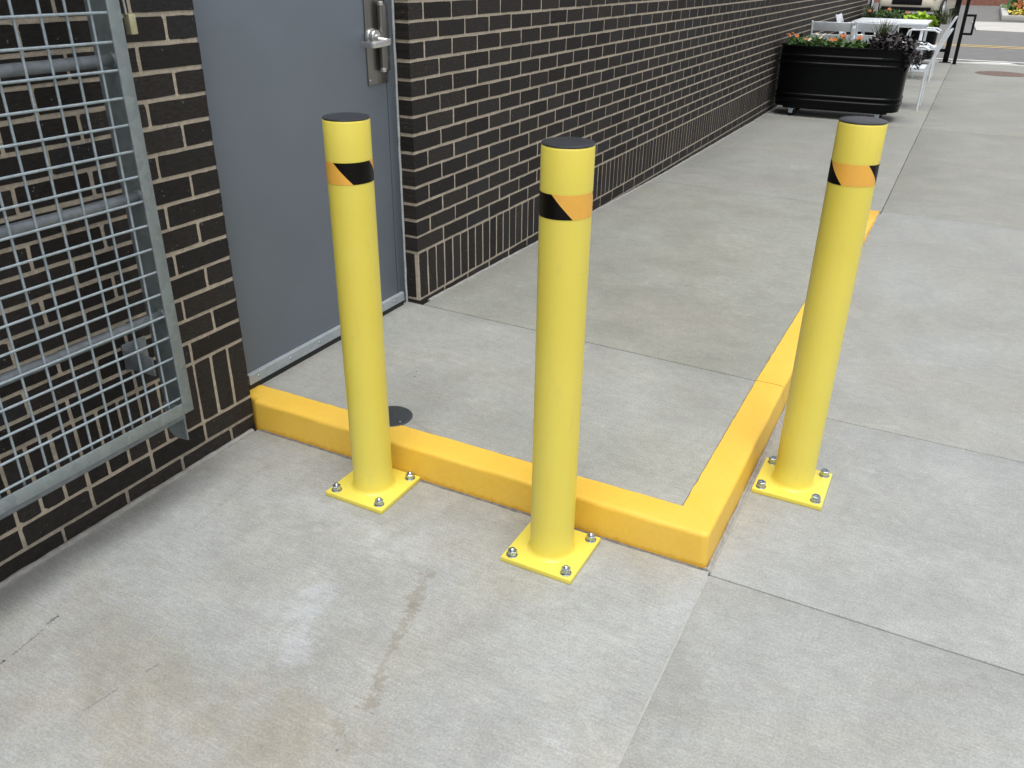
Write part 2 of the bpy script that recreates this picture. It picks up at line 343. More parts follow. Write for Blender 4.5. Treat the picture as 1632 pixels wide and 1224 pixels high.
# ------------------------------------------------------------------ ground and slabs
MB().add([(-120, -60, -.16), (120, -60, -.16), (120, 200, -.16), (-120, 200, -.16)], [(0, 1, 2, 3)]).build('ground', M_GND, smooth=0)['kind'] = 'structure'
walk = struct(bpy.data.objects.new('sidewalk', None)); COL.objects.link(walk)
def slab(x0, x1, y0, y1, zf, mat, step=.16, th=.12, ch=.0022, name='slab', yshift=None):
    g = .0021; x0 += g; x1 -= g; y0 += g; y1 -= g
    nx = max(2, int((x1 - x0) / step)); ny = max(2, int((y1 - y0) / step))
    xs = [x0, x0 + ch * .35] + list(np.linspace(x0 + ch, x1 - ch, nx + 1)) + [x1 - ch * .35, x1]
    ys = [y0, y0 + ch * .35] + list(np.linspace(y0 + ch, y1 - ch, ny + 1)) + [y1 - ch * .35, y1]
    dz = lambda k, n: ch if k in (0, n - 1) else (ch * .35 if k in (1, n - 2) else 0)
    m = MB(); V = []; nX, nY = len(xs), len(ys)
    for j, y in enumerate(ys):
        for i, x in enumerate(xs):
            yy = y + (yshift(x, y) if yshift else 0)
            V.append((x, yy, zf(x, y) - max(dz(i, nX), dz(j, nY))))
    F = [(j * nX + i, j * nX + i + 1, (j + 1) * nX + i + 1, (j + 1) * nX + i) for j in range(nY - 1) for i in range(nX - 1)]
    per = [i for i in range(nX)] + [j * nX + nX - 1 for j in range(1, nY)] + [(nY - 1) * nX + i for i in range(nX - 2, -1, -1)] + [j * nX for j in range(nY - 2, 0, -1)]
    o = len(V); V += [(V[k][0], V[k][1], V[k][2] - th) for k in per]
    n = len(per)
    F += [(per[(k + 1) % n], per[k], o + k, o + (k + 1) % n) for k in range(n)]
    return m.add(V, F).build(name, mat, walk, 40)
XJ = 1.549
slab(.012, XJ, -3.6, YC - .002, lambda x, y: 0, M_NEAR)
slab(XJ, 3.4, -3.6, -.016, lambda x, y: 0, M_SIDE)
slab(XJ, 3.4, -.016, 1.001, lambda x, y: 0, M_SIDE)
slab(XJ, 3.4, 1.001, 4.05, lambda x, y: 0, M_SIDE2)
slab(3.4, 5.4, -3.6, -.016, lambda x, y: 0, M_SIDE); slab(3.4, 5.4, -.016, 1.001, lambda x, y: 0, M_SIDE); slab(3.4, 5.4, 1.001, 4.05, lambda x, y: 0, M_SIDE)
# pad beside the door: joint with the ramp is a hair skewed
sk = lambda x, y: (.05 * (1 - x / 1.45)) if y > .9 and y < 1.2 else 0
slab(-.095, W - CW + .0, YC + CW + .001, .9632, zpad, M_PAD, .1, yshift=lambda x, y: .046 * (1 - x / 1.45) * max(0, (y - .1) / .86))
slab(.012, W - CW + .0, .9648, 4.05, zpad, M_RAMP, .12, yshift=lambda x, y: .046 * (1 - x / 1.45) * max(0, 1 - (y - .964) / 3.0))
ylist = [4.05, 7.65, 11.3, 15.2]
for a, b in zip(ylist, ylist[1:]):
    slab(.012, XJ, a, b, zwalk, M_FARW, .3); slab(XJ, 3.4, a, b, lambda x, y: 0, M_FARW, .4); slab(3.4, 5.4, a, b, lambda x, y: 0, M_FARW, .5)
MB().box(-.09, 5.4, -3.6, 15.2, -.14, -.0145).build('joint_filler', M_GAP, walk, 0)
MB().box(0.0, W - .01, .05, J1 + .06, -.01, CH - .014).build('joint_filler', M_GAP, walk, 0)
MB().box(XJ - .003, XJ + .003, -3.6, -.02, -.02, -.0014).build('joint_filler', M_PALE, walk, 0)
# sealant bead at the wall foot and the grout line round the kerb
def bead(path, r, name='sealant', mat=None, parent=walk, flat=.5):
    pts = []
    for a, b in zip(path, path[1:]):
        n = max(2, int((Vector(b) - Vector(a)).length / .02))
        pts += [Vector(a).lerp(Vector(b), i / n) for i in range(n)]
    pts.append(Vector(path[-1]))
    pts = [p + Vector((noise.noise(p * 14) * .0025, noise.noise(p * 14 + Vector((5, 0, 0))) * .0025, noise.noise(p * 9) * .0015)) for p in pts]
    rr = [r * (1 + .25 * noise.noise(p * 22)) for p in pts]
    return MB().tube(pts, rr, 8).build(name, mat or M_SEAL, parent, 80)
bead([(.006, -3.4, -.001), (.006, -.02, -.001)], .0105)
bead([(.006, 1.02 + .05, zpad(0, 1.07) - .002), (.007, 4.05, zpad(0, 4.05) - .002), (.006, 7.1, -.001), (.006, 15.2, -.001)], .0095)

# ------------------------------------------------------------------ yellow kerb
kerb = thing('kerb', 'long yellow painted concrete kerb turning a corner round the grey pad beside the door', 'kerb')
def kerb_section(outer, inner, r=.013, ends=(True, True)):
    """outer / inner: lists of (x,y); inward normals from outer to inner; height from ramp_h"""
    n = len(outer); rings = []
    segs = [0, .2, .4, .6, .8, 1.0]
    V = []; cols = []
    for k in range(n):
        ox, oy = outer[k]; ix, iy = inner[k]; dv = Vector((ix - ox, iy - oy)); Lw = dv.length
        nv = dv.normalized(); h = ramp_h(oy); rk = min(r, max(.002, h * .6)); col = []
        # compensate normals on the mitre
        def P(din, z):
            p = Vector((ox + nv.x * din, oy + nv.y * din, z))
            nz = noise.noise(p * 7) * .0022 + noise.noise(p * 31) * .0009
            edge = noise.noise(Vector((ox * 40, oy * 40, 3))) * .0012
            return (p.x - nv.x * (nz + edge), p.y - nv.y * (nz + edge), z + (noise.noise(p * 9 + Vector((9, 9, 9))) * .0016 if z > .01 else 0))
        col.append(P(.0, -.03)); col.append(P(-.001, .001)); col.append(P(.002, h * .3 if h > .01 else .0012)); col.append(P(.0045, max(.0014, h - rk)))
        for t in (.25, .5, .75, 1.0):
            a = t * PI / 2; col.append(P(.0045 + rk * (1 - math.cos(a)), max(.0016, h - rk + rk * math.sin(a)) + .0015))
        col.append((ox + (ix - ox) * .5, oy + (iy - oy) * .5, h + .0022 + noise.noise(Vector((ox * 6, oy * 6, 1))) * .0012))
        jit = noise.noise(Vector((ix * 23, iy * 23, 7))) * .0022
        col.append((ix + nv.x * jit, iy + nv.y * jit, h + .0016)); col.append((ix + nv.x * jit, iy + nv.y * jit, h - .05))
        o = len(V); V += col; cols.append(range(o, o + len(col)))
    F = []
    for a, b in zip(cols, cols[1:]):
        for i in range(len(a) - 1): F.append((a[i], b[i], b[i + 1], a[i + 1]))
    F.append(tuple(cols[0])); F.append(tuple(reversed(cols[-1])))
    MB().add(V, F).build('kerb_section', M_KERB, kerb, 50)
o_, i_ = [], []
for x in [-.068, -.03, .0035]: o_.append((x, .014)); i_.append((x, YC + CW))
o_.append((.007, .002)); i_.append((.007, YC + CW))
for x in np.arange(.02, W - CW - .001, .02): o_.append((float(x), YC)); i_.append((float(x), YC + CW))
rc = .022; ic = (W - CW, YC + CW)
for x in np.linspace(W - CW, W - rc, 6): o_.append((float(x), YC)); i_.append(ic)
for a in np.linspace(-80, -10, 6): o_.append((W - rc + rc * math.cos(math.radians(a)), YC + rc + rc * math.sin(math.radians(a)))); i_.append(ic)
for y in np.linspace(YC + rc, YC + CW, 6): o_.append((W, float(y))); i_.append(ic)
for y in np.arange(YC + CW + .02, J1 - .004, .02): o_.append((W, float(y))); i_.append((W - CW, float(y)))
o_.append((W, J1 - .003)); i_.append((W - CW, J1 - .003))
kerb_section(o_, i_)
ys = [J1 + .001] + [float(y) for y in np.arange(J1 + .03, J2 - .02, .04)] + [J2 - .008]
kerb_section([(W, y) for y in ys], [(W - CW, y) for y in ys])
bead([(.03, YC - .003, -.0045), (W - .01, YC - .003, -.0045), (W + .004, YC - .001, -.0045)], .0075, 'grout_line', M_JOINT, kerb)
MB().box(W - .02, XJ + .0022, YC - .004, 4.0, -.02, -.0018).build('grout_strip', M_SEAL, kerb, 0)
bead([(W + .005, YC - .002, -.0025), (W + .005, 4.0, -.0025)], .0055, 'grout_line', M_SEAL, kerb)

# ------------------------------------------------------------------ brick walls
def brick_mesh(ly, lz, depth=.03, rnd=.006, seed=0, cheap=False, ring=False):
    r = random.Random(seed); m = MB(); hy, hz = ly / 2, lz / 2; c = .0012
    if cheap: o = [(-hy, -hz), (hy, -hz), (hy, hz), (-hy, hz)]
    else:
        o = []
        def cr(): return rnd * (r.choice([.15, .25, .35, .5]) if r.random() < .9 else r.uniform(.9, 1.5))
        ny, nz = (3, 1) if ly > lz else (1, 3)
        for e in range(4):
            A = [(-hy, -hz), (hy, -hz), (hy, hz), (-hy, hz)][e]; B = [(hy, -hz), (hy, hz), (-hy, hz), (-hy, -hz)][e]
            n = ny if e % 2 == 0 else nz; Ln = math.dist(A, B); q = cr() / Ln; q2 = cr() / Ln
            for t in [q] + [k / (n + 1) + r.uniform(-.07, .07) for k in range(1, n + 1)] + [1 - q2]:
                o.append((A[0] + (B[0] - A[0]) * t + r.uniform(-.0010, .0010), A[1] + (B[1] - A[1]) * t + r.uniform(-.0010, .0010)))
    K = len(o)
    if ring or cheap:
        s_ = [(max(-hy + c, min(hy - c, y * (1 - c / hy))), z * (1 - c / hz)) for y, z in o]
        V = [(0, y, z) for y, z in s_] + [(-c * 1.1, y, z) for y, z in o] + [(-depth, y, z) for y, z in o]; nr = 2
    else: V = [(r.uniform(-.0004, .0004), y, z) for y, z in o] + [(-depth, y, z) for y, z in o]; nr = 1
    F = [tuple(range(K))]
    for q in range(nr):
        for i in range(K): j = (i + 1) % K; F.append((q * K + j, q * K + i, (q + 1) * K + i, (q + 1) * K + j))
    return m.add(V, F)
JT = .0115
import zlib
VAR = {}
def variants(key, ly, lz, depth=.03):
    if key not in VAR: VAR[key] = [brick_mesh(ly, lz, depth, seed=zlib.crc32(repr(key).encode()) % 997 + i * 13).mesh('brick', M_BRICK, 25) for i in range(9)]
    return VAR[key]
def put_brick(parent, key, ly, lz, x, y, z, depth=.03):
    me = random.choice(variants(key, ly, lz, depth)); o = place('brick', me, parent, (x + random.uniform(-.0004, .0005), y + (random.uniform(-.0013, .0013) if depth < .05 else 0), z + random.uniform(-.0009, .0009)))
    o.rotation_euler = (random.gauss(0, .0035), random.gauss(0, .002) * min(1, .06 / lz), random.gauss(0, .0018))
    if random.random() < .5: o.scale = (1, 1, 1)
    return o
def course_z(k): return ZS + 3 * C + (k + .5) * C if k >= 0 else ZS + (k + 1 - .5) * C   # k=-1,-2,-3 below the soldiers
def stuff_bricks(parent, items, name='brickwork'):
    m = MB()
    for (y, z, ly, lz) in items:
        b = brick_mesh(ly, lz, .02, cheap=True); dx = random.uniform(-.0003, .0005); dy = random.uniform(-.001, .001)
        m.add([(vx + dx, vy + y + dy, vz + z) for vx, vy, vz in b.v], b.f)
    return stuff(m.build(name, M_BRICK, parent, 20))
TOPC = 58
# --- near wall, left of the door (bricks run from y=0 towards the camera)
nw = thing('brick_wall', 'short stretch of dark brick wall left of the grey door, behind the mesh gate', 'brick wall')
MB().box(-3.5, -.0016, -4.0, -.003, -.15, ZS + 3 * C + TOPC * C).build('mortar_bed', M_MORTAR, nw, 0)
far_items = []
for k in list(range(-3, 0)) + list(range(0, TOPC)):
    half = (k % 2 == 1) if k >= 0 else (k % 2 == 0)
    z = course_z(k); y = 0.0; first = True
    while y > -3.98:
        ln = (L / 2 if (half and first) else L)
        yc = y - ln / 2 + (JT / 2 if first else 0); ly = ln - JT + (JT / 2 if first else 0)
        yc = y - JT / 2 * (0 if first else 1) - ly / 2
        if y > -1.25 and z < 1.45: put_brick(nw, ('n', round(ly, 4), first), ly, C - JT, 0, yc, z, .092 if first else .03)
        else: far_items.append((yc, z, ly, C - JT))
        y -= ln; first = False
zsol = ZS + 1.5 * C; lsol = 3 * C - JT
y = 0.0; i = 0
while y > -3.98:
    ly = C - JT + (JT / 2 if i == 0 else 0); yc = y - (0 if i == 0 else JT / 2) - ly / 2
    if y > -1.25: put_brick(nw, ('ns', round(ly, 4), i == 0), ly, lsol, 0, yc, zsol, .092 if i == 0 else .03)
    else: far_items.append((yc, zsol, ly, lsol))
    y -= C; i += 1
stuff_bricks(nw, far_items)
# --- far wall, right of the door
fw = thing('brick_wall', 'long dark brick wall running from the right of the door to the street', 'brick wall')
MB().box(-3.5, -.0016, D + .003, WEND, -.15, ZS + 3 * C + TOPC * C).build('mortar_bed', M_MORTAR, fw, 0)
MB().box(-3.5, -.0016, -.002, D + .003, 2.17, ZS + 3 * C + TOPC * C).build('mortar_bed', M_MORTAR, fw, 0)
far_items = []; ncl = 13
for k in list(range(-3, 0)) + list(range(0, TOPC)):
    half = (k % 2 == 1) if k >= 0 else (k % 2 == 0)
    z = course_z(k); y = D; first = True; col = 0
    while y < WEND - .02:
        ln = (L / 2 if (half and first) else L); ln = min(ln, WEND - y)
        ly = ln - JT + (JT / 2 if first else 0)
        yc = y + (0 if first else JT / 2) + ly / 2
        if col < ncl and z < 1.36: put_brick(fw, ('f', round(ly, 4), first), ly, C - JT, 0, yc, z, .085 if first else .03)
        else: far_items.append((yc, z, ly, C - JT))
        y += ln; first = False; col += 1
y = D + .012; i = 0
while y < WEND - .06:
    ly = C - JT; yc = y + ly / 2
    if i < 44: put_brick(fw, ('fs',), ly, lsol, 0, yc, zsol, .02 if i == 0 else .03)
    else: far_items.append((yc, zsol, ly, lsol))
    y += C; i += 1
for k in range(27, TOPC):
    y = 0
    while y < D - .01:
        far_items.append((min(y + (L - JT) / 2, D - .05), course_z(k), L - JT, C - JT)); y += L
stuff_bricks(fw, far_items)
# return soldier standing in the door reveal
rb = brick_mesh(.047, lsol, .03, seed=5).build('brick', M_BRICK, fw, 25); rb.rotation_euler = (0, 0, -PI / 2); rb.location = (-.0415, D + .0005, zsol)

# ------------------------------------------------------------------ door
dr = thing('door', 'blue grey painted steel door with a lever handle between two dark brick walls', 'door')
XF = -.066
# frame: hollow metal section, a stepped profile round three sides
fr = MB(); fr.box(-.16, XF, .003, .052, .105, 2.16, .002); fr.box(-.16, XF, .947, D - .006, .105, 2.16, .002); fr.box(-.16, XF, .052, .947, 2.105, 2.16, .002)
fr.box(-.16, -.112, .052, .068, .105, 2.105); fr.box(-.16, -.112, .931, .947, .105, 2.105)
fr.build('door_frame', M_FRAME, dr)
MB().box(-.108, XF - .0005, .0545, .9435, .128, 2.10, .0022).build('door_leaf', M_DOOR, dr)
MB().box(-.16, -.109, .05, .95, .104, 2.11).build('dark_gap', M_RUBBER, dr, 0)
# caulk bead between frame and brick
pts = [(-.0625, D - .006, z) for z in np.arange(.10, 2.15, .02)]
MB().tube([Vector(p) + Vector((noise.noise(Vector(p) * 13) * .0014, noise.noise(Vector(p) * 17) * .0010, 0)) for p in pts], [.0052 * (1 + .3 * noise.noise(Vector((0, 0, p[2] * 19)))) for p in pts], 8).build('caulk_bead', M_CAULK, dr, 80)
# sweep with rubber below
sw = MB().add([(-.066, .056, .158), (-.055, .056, .156), (-.0535, .056, .154), (-.0535, .056, .121), (-.066, .056, .121),
               (-.066, .972, .158), (-.055, .972, .156), (-.0535, .972, .154), (-.0535, .972, .121), (-.066, .972, .121)],
              [(0, 1, 6, 5), (1, 2, 7, 6), (2, 3, 8, 7), (3, 4, 9, 8), (4, 3, 2, 1, 0), (5, 6, 7, 8, 9)]).build('door_sweep', M_SWEEP, dr)
for y in (.10, .26, .42, .58, .74, .90):
    m = MB().lathe([(0, .0022), (.0032, .002), (.0045, .0)], 12); m.xf(Matrix.Translation((-.0535, y, .139)) @ Matrix.Rotation(PI / 2, 4, 'Y')).build('screw', M_ZINC, sw)
MB().box(-.062, -.057, .056, .97, .098, .1212, .0015).build('rubber_strip', M_RUBBER, dr)
# stainless latch guard with pull bar
lg = MB().box(-.067, -.0615, .828, .9505, .997, 1.62, .001).build('latch_plate', M_STEEL, dr)
MB().box(-.0625, -.046, .896, .952, 1.036, 1.268, .009).build('pull_housing', M_STEEL, dr)
pb = MB().tube([(-.043, .897, 1.262), (-.043, .897, 1.052)], .0085, 16).build('pull_bar', M_STEEL, dr)
for z in (1.268, 1.046): MB().lathe([(0, -.008), (.0105, -.007), (.012, 0), (.0105, .007), (0, .008)], 20, (-.043, .897, z)).build('bar_cap', M_SATIN, pb)
for z in (1.012, 1.6): MB().lathe([(0, .002), (.003, .0015), (.004, 0)], 12).xf(Matrix.Translation((-.0615, .84, z)) @ Matrix.Rotation(PI / 2, 4, 'Y')).build('screw', M_ZINC, lg)
# lever set
rose = MB().lathe([(.030, 0), (.0305, .010), (.029, .0125), (.0265, .013), (.027, .0145), (.0262, .028), (.0245, .0305), (.013, .031), (.0125, .038), (.0105, .039), (.0, .039)], 40)
ro = rose.xf(Matrix.Translation((-.0615, .852, 1.158)) @ Matrix.Rotation(PI / 2, 4, 'Y')).build('rose', M_SATIN, dr, 35)
lp = [(-.030, .852, 1.152), (-.008, .862, 1.150), (.006, .878, 1.1475), (.0095, .874, 1.146), (.0115, .862, 1.145), (.0115, .83, 1.143), (.0115, .79, 1.141), (.009, .7825, 1.1405), (.003, .778, 1.140), (-.010, .7765, 1.140), (-.040, .776, 1.140)]
lv = MB()
for (a, b) in zip(lp, lp[1:]): pass
def strip(pts, hw, ht):
    """flat bar swept along pts, height 2*ht, thickness 2*hw in the horizontal plane"""
    V = []; F = []; P = [Vector(p) for p in pts]
    for i, p in enumerate(P):
        t = (P[min(i + 1, len(P) - 1)] - P[max(i - 1, 0)]).normalized(); s_ = Vector((t.y, -t.x, 0)).normalized()
        e = 1.0
        for (a, b) in ((-1, -.75), (-.75, -1), (.75, -1), (1, -.75), (1, .75), (.75, 1), (-.75, 1), (-1, .75)):
            V.append(p + s_ * hw * a + Vector((0, 0, ht * b * e)))
    for i in range(len(P) - 1):
        for j in range(8): F.append((i * 8 + j, i * 8 + (j + 1) % 8, (i + 1) * 8 + (j + 1) % 8, (i + 1) * 8 + j))
    F.append(tuple(range(7, -1, -1))); F.append(tuple((len(P) - 1) * 8 + j for j in range(8)))
    return MB().add(V, F)
lever = strip(lp[2:], .0042, .0105); lever.tube([lp[0], lp[1], (.004, .872, 1.148)], [.009, .0095, .0085], 16)
lever.build('lever_handle', M_SATIN, dr, 40)

# ------------------------------------------------------------------ bollards
GRP = 'yellow bollards guarding the kerbed pad'
def tape_mesh(a0, seed):
    """strips of 50-degree lean; a0 = angle (deg) where a black stripe starts at the top edge"""
    m = MB(); R_ = .05775; z1, z0 = .9655, .9130; lean = 48; r = random.Random(seed)
    st = [(a0, 1, 98), (a0 + 98, 0, 104), (a0 + 202, 1, 54), (a0 + 256, 0, 104)]
    for (s, kind, wd) in st:
        n = max(4, int(wd / 5)); rows = 5; V = []; F = []
        for j in range(rows + 1):
            t = j / rows
            for i in range(n + 1):
                a = math.radians(s + wd * i / n + lean * t); zz = z1 + (z0 - z1) * t + .0012 * math.sin(a * 1.0 + seed)
                V.append((R_ * math.cos(a), R_ * math.sin(a), zz))
        for j in range(rows):
            for i in range(n): p = j * (n + 1) + i; F.append((p, p + n + 1, p + n + 2, p + 1))
        m.add(V, F, kind)
    return m.mesh('tape_band', [M_TORG, M_TBLK], 60)
def bolt_meshes(kind):
    wash = MB().lathe([(0, 0), (.0148, 0), (.0152, .0006), (.0152, .0018), (.0146, .0024), (.0095, .0024)], 28).mesh('washer', M_ZINC)
    hn = .0135 if kind == 0 else .0165; rn = .0130 if kind == 0 else .0134
    nut = MB().lathe([(rn * .93, .0024), (rn, .0034), (rn, .0024 + hn - .0012), (rn * .88, .0024 + hn), (.0066, .0024 + hn)], 6, a0=.3).mesh('nut', M_ZINC)
    if kind == 0:
        pr = [(.0062, .001)]; z = .0160
        for q in range(3): pr += [(.0062, z), (.0054, z + .0008), (.0062, z + .0016)]; z += .0017
        pr += [(.0058, z), (.0035, z + .0022), (0, z + .0026)]
    else: pr = [(.0062, .001), (.0062, .0175), (.0045, .0172), (.0038, .0165), (0, .0165)]
    return wash, nut, MB().lathe(pr, 18).mesh('anchor_bolt', M_ZINC)
BM = [bolt_meshes(0), bolt_meshes(1)]
def bollard(x, y, H, tape0, kind, label, rz, bolt=0, lean=(0, 0)):
    t = thing('bollard', label, 'bollard', (x, y, 0.0), GRP, math.radians(rz)); t.rotation_euler = (math.radians(lean[0]), math.radians(lean[1]), math.radians(rz))
    R_ = .0571
    MB().box(-.1, .1, -.1, .1, .0006, .0145, .0014).build('base_plate', M_BOL, t)
    prof = [(R_ + .0085, .0144), (R_ + .0065, .0158), (R_ + .0030, .0190), (R_ + .0012, .0225), (R_, .026)]
    prof += [(R_, z) for z in np.linspace(.1, H - .004, 12)] + [(R_ - .0008, H - .001), (R_ - .002, H), (R_ - .004, H), (R_ - .004, H - .03)]
    MB().lathe([(float(a), float(b)) for a, b in prof], 72).build('pipe', M_BOL, t, 50)
    MB().lathe([(R_ - .0042, H - .02), (R_ - .0042, H + .0002), (R_ - .0012, H + .0005), (R_ - .0004, H + .0022), (R_ - .0012, H + .0042), (R_ - .006, H + .0056), (R_ * .6, H + .0068), (R_ * .3, H + .0072), (0, H + .0073)], 72).build('cap', M_CAP, t, 40)
    tb = place('tape_band', tape_mesh(tape0 - rz, kind), t)
    for sx in (-1, 1):
        for sy in (-1, 1):
            w_, n_, b_ = BM[bolt]; a = place('anchor_bolt', b_, t, (sx * .0775 + random.uniform(-.002, .002), sy * .0775 + random.uniform(-.002, .002), .0145))
            a.rotation_euler = (random.gauss(0, .03), random.gauss(0, .03), random.uniform(0, 6))
            place('washer', w_, a); place('nut', n_, a)
    return t
bollard(.5609, -.1032, 1.061, -94, 1, 'yellow bollard nearest the grey door, with zinc bolts and black and orange tape', -.3)
bollard(1.1526, -.1226, 1.061, -196, 2, 'middle yellow bollard, black half of its tape to the left, closest to the viewer', -.3)
bollard(1.6574, .5134, 1.061, -252, 3, 'yellow bollard outside the kerb on the open sidewalk, orange tape facing the viewer', -.1, 1)

# ------------------------------------------------------------------ drain cover
dc = thing('drain_cover', 'small round black ribbed cleanout cover set in the pad behind the leftmost bollard', 'drain cover', (.462, .134, CH + .0008))
MB().lathe([(.069, -.01), (.0695, .0018), (.068, .0028), (.063, .0030), (.0625, .0022), (0, .0022)], 56).build('plate', M_DRAIN, dc)
rbm = MB()
for i in range(-11, 12):
    xx = i * .0052; hl = math.sqrt(max(0, .0605 ** 2 - xx * xx)); rbm.box(xx - .0013, xx + .0013, -hl, hl, .0018, .0036)
rbm.build('ribs', M_DRAIN, dc, 0)
for a in (0, 180): MB().lathe([(0, .0056), (.0045, .005), (.006, .002)], 16, (.050 * math.cos(math.radians(a - 20)), .050 * math.sin(math.radians(a - 20)), 0)).build('screw', M_ZINC, dc)

# ------------------------------------------------------------------ mesh gate
gt = thing('gate', 'galvanised welded mesh gate folded flat in front of the brick wall on the left', 'gate')
XG = .15; YR = -.352; YL = -1.62; ZB = .277; ZT = 2.02; FL = .034; DP = .112
def angle_v(y, s):   # stile: face flange and leg
    m = MB(); m.box(XG - .005, XG, min(y, y + s * FL), max(y, y + s * FL), ZB, ZT, .0012); m.box(XG - DP, XG - .005, min(y, y + s * .005), max(y, y + s * .005), ZB, ZT, .0012); return m
angle_v(YR, -1).build('stile', M_GALV, gt); angle_v(YL, 1).build('stile', M_GALV, gt)
for z, s in ((ZB, 1), (ZT, -1)):
    m = MB(); m.box(XG - .0048, XG + .0002, YL + FL + .0004, YR - FL - .0004, min(z, z + s * FL), max(z, z + s * FL), .0012)
    m.box(XG - .05, XG - .005, YL + .006, YR - .0056, min(z, z + s * .005), max(z, z + s * .005), .001); m.build('frame_rail', M_GALV, gt)
zw = .3255
while zw < ZT - .02:
    MB().tube([(XG - .0075, YL + .01, zw)] + [(XG - .0075 + random.uniform(-.0006, .0006), y, zw + random.uniform(-.0006, .0006)) for y in np.linspace(YL + .1, YR - .12, 6)] + [(XG - .0075, YR - .012, zw)], .0032, 8).build('mesh_wire', M_WIRE, gt, 60); zw += .0602
yw = -.421
while yw > YL + .02:
    MB().tube([(XG - .0132, yw, ZB + .01)] + [(XG - .0132, yw + random.uniform(-.0006, .0006), z) for z in np.linspace(.5, 1.8, 5)] + [(XG - .0132, yw, ZT - .01)], .0032, 8).build('mesh_wire', M_WIRE, gt, 60); yw -= .0602
for z in (1.186, .868, .552, .247, 1.50, 1.82):
    MB().tube([(.098, YL + .006, z), (.098, YR - .006, z)], .0135, 20).build('cross_tube', M_GALVD, gt)
    wl = MB().lathe([(.0185, 0), (.0178, .002), (.0138, .006)], 20); wl.xf(Matrix.Translation((.098, YR - .0056, z)) @ Matrix.Rotation(PI / 2, 4, 'X')).build('weld_bead', M_GALV, gt)
tb = MB().add([(.112, -.357, .276), (.113, -.357, .172), (.064, -.357, .168), (.042, -.357, .186), (.040, -.357, .276),
               (.112, -.362, .276), (.113, -.362, .172), (.064, -.362, .168), (.042, -.362, .186), (.040, -.362, .276)],
              [(0, 1, 2, 3, 4), (9, 8, 7, 6, 5), (0, 5, 6, 1), (1, 6, 7, 2), (2, 7, 8, 3), (3, 8, 9, 4), (4, 9, 5, 0)])
tb.build('drop_plate', M_GALV, gt, 0)
wb = thing('wall_bracket', 'small grey steel angle bracket bolted to the brick behind the lower gate corner', 'bracket')
MB().box(0.002, .007, -.428, -.352, .395, .470, .0012).build('wall_plate', M_GALVD, wb)
MB().box(.0072, .118, -.430, -.4245, .405, .458, .001).build('arm', M_GALVD, wb)
MB().lathe([(0, .007), (.009, .007), (.010, 0)], 6).xf(Matrix.Translation((.007, -.385, .44)) @ Matrix.Rotation(PI / 2, 4, 'Y')).build('bolt_head', M_GALV, wb)
pk = thing('padlock', 'pale brass padlock hanging on a steel shackle at the right edge of the mesh gate', 'padlock')
MB().box(.098, .118, -.308, -.288, 1.238, 1.283, .003).build('body', M_BRASS, pk)
MB().tube([(.108, -.306, 1.28), (.108, -.308, 1.315)] + [(.108, -.324 + .016 * math.cos(a), 1.32 + .016 * math.sin(a)) for a in np.linspace(0, PI, 8)] + [(.108, -.340, 1.30)], .0035, 10).build('shackle', M_SATIN, pk, 60)
MB().box(.104, .112, -.352, -.326, 1.318, 1.332, .001).build('hasp_tab', M_GALV, gt)

# ------------------------------------------------------------------ stock tank planters
def stadium(a, b, n=64, p=3.0):
    return [(math.copysign(abs(math.cos(t)) ** (2 / p), math.cos(t)) * a, math.copysign(abs(math.sin(t)) ** (2 / p), math.sin(t)) * b) for t in np.linspace(0, 2 * PI, n, endpoint=False)]
def tank(x, y, rz, label, a=.63, b=.31, z0=.095, z1=.70, grp='black stock tank planters'):
    t = thing('planter', label, 'planter', (x, y, 0), grp, rz)
    prof = [(z0 + .0, -.03), (z0 + .008, -.012), (z0 + .03, -.010)]
    for zc in (z0 + .075, z0 + .125): prof += [(zc - .018, -.010), (zc - .008, -.001), (zc + .008, -.001), (zc + .018, -.010)]
    for zc in (z1 - .17, z1 - .10): prof += [(zc - .018, -.004), (zc - .008, .006), (zc + .008, .006), (zc + .018, -.003)]
    prof += [(z1 - .02, -.001), (z1 - .016, .010), (z1 - .004, .013), (z1, .006), (z1 - .004, -.004), (z1 - .08, -.008)]
    S_ = stadium(1, 1, 96, 4.4); n = len(S_); V = []; F = []
    for (z, dd) in prof: V += [(sx * (a + dd), sy * (b + dd), z) for sx, sy in S_]
    for i in range(len(prof) - 1):
        for j in range(n): F.append((i * n + j, i * n + (j + 1) % n, (i + 1) * n + (j + 1) % n, (i + 1) * n + j))
    F.append(tuple(range(n - 1, -1, -1)))
    MB().add(V, F).build('tank', M_TANK, t, 35)
    V = [(sx * (a - .006), sy * (b - .006), z1 - .06 + random.uniform(-.008, .008)) for sx, sy in S_] + [(0, 0, z1 - .04)]
    MB().add(V, [(j, (j + 1) % n, n) for j in range(n)]).build('soil', M_SOIL, t)
    MB().box(-a * .82, a * .82, -b * .75, -b * .65, z0 - .018, z0 - .001).box(-a * .82, a * .82, b * .65, b * .75, z0 - .018, z0 - .001).build('base_frame', M_BLACK, t, 0)
    for sx in (-1, 1):
        for sy in (-1, 1):
            cx, cy = sx * a * .68, sy * b * .7
            w_ = MB().lathe([(0, -.012), (.034, -.012), (.037, -.006), (.037, .006), (.034, .012), (0, .012)], 24).xf(Matrix.Translation((cx + .01, cy, .037)) @ Matrix.Rotation(PI / 2, 4, 'X')).build('caster', M_BLACK, t)
            MB().box(cx - .022, cx + .022, cy - .02, cy - .016, .03, z0 - .018).box(cx - .022, cx + .022, cy + .016, cy + .02, .03, z0 - .018).box(cx - .03, cx + .03, cy - .03, cy + .03, z0 - .0235, z0 - .0185).build('fork', M_ZINC, w_, 0)
    return t
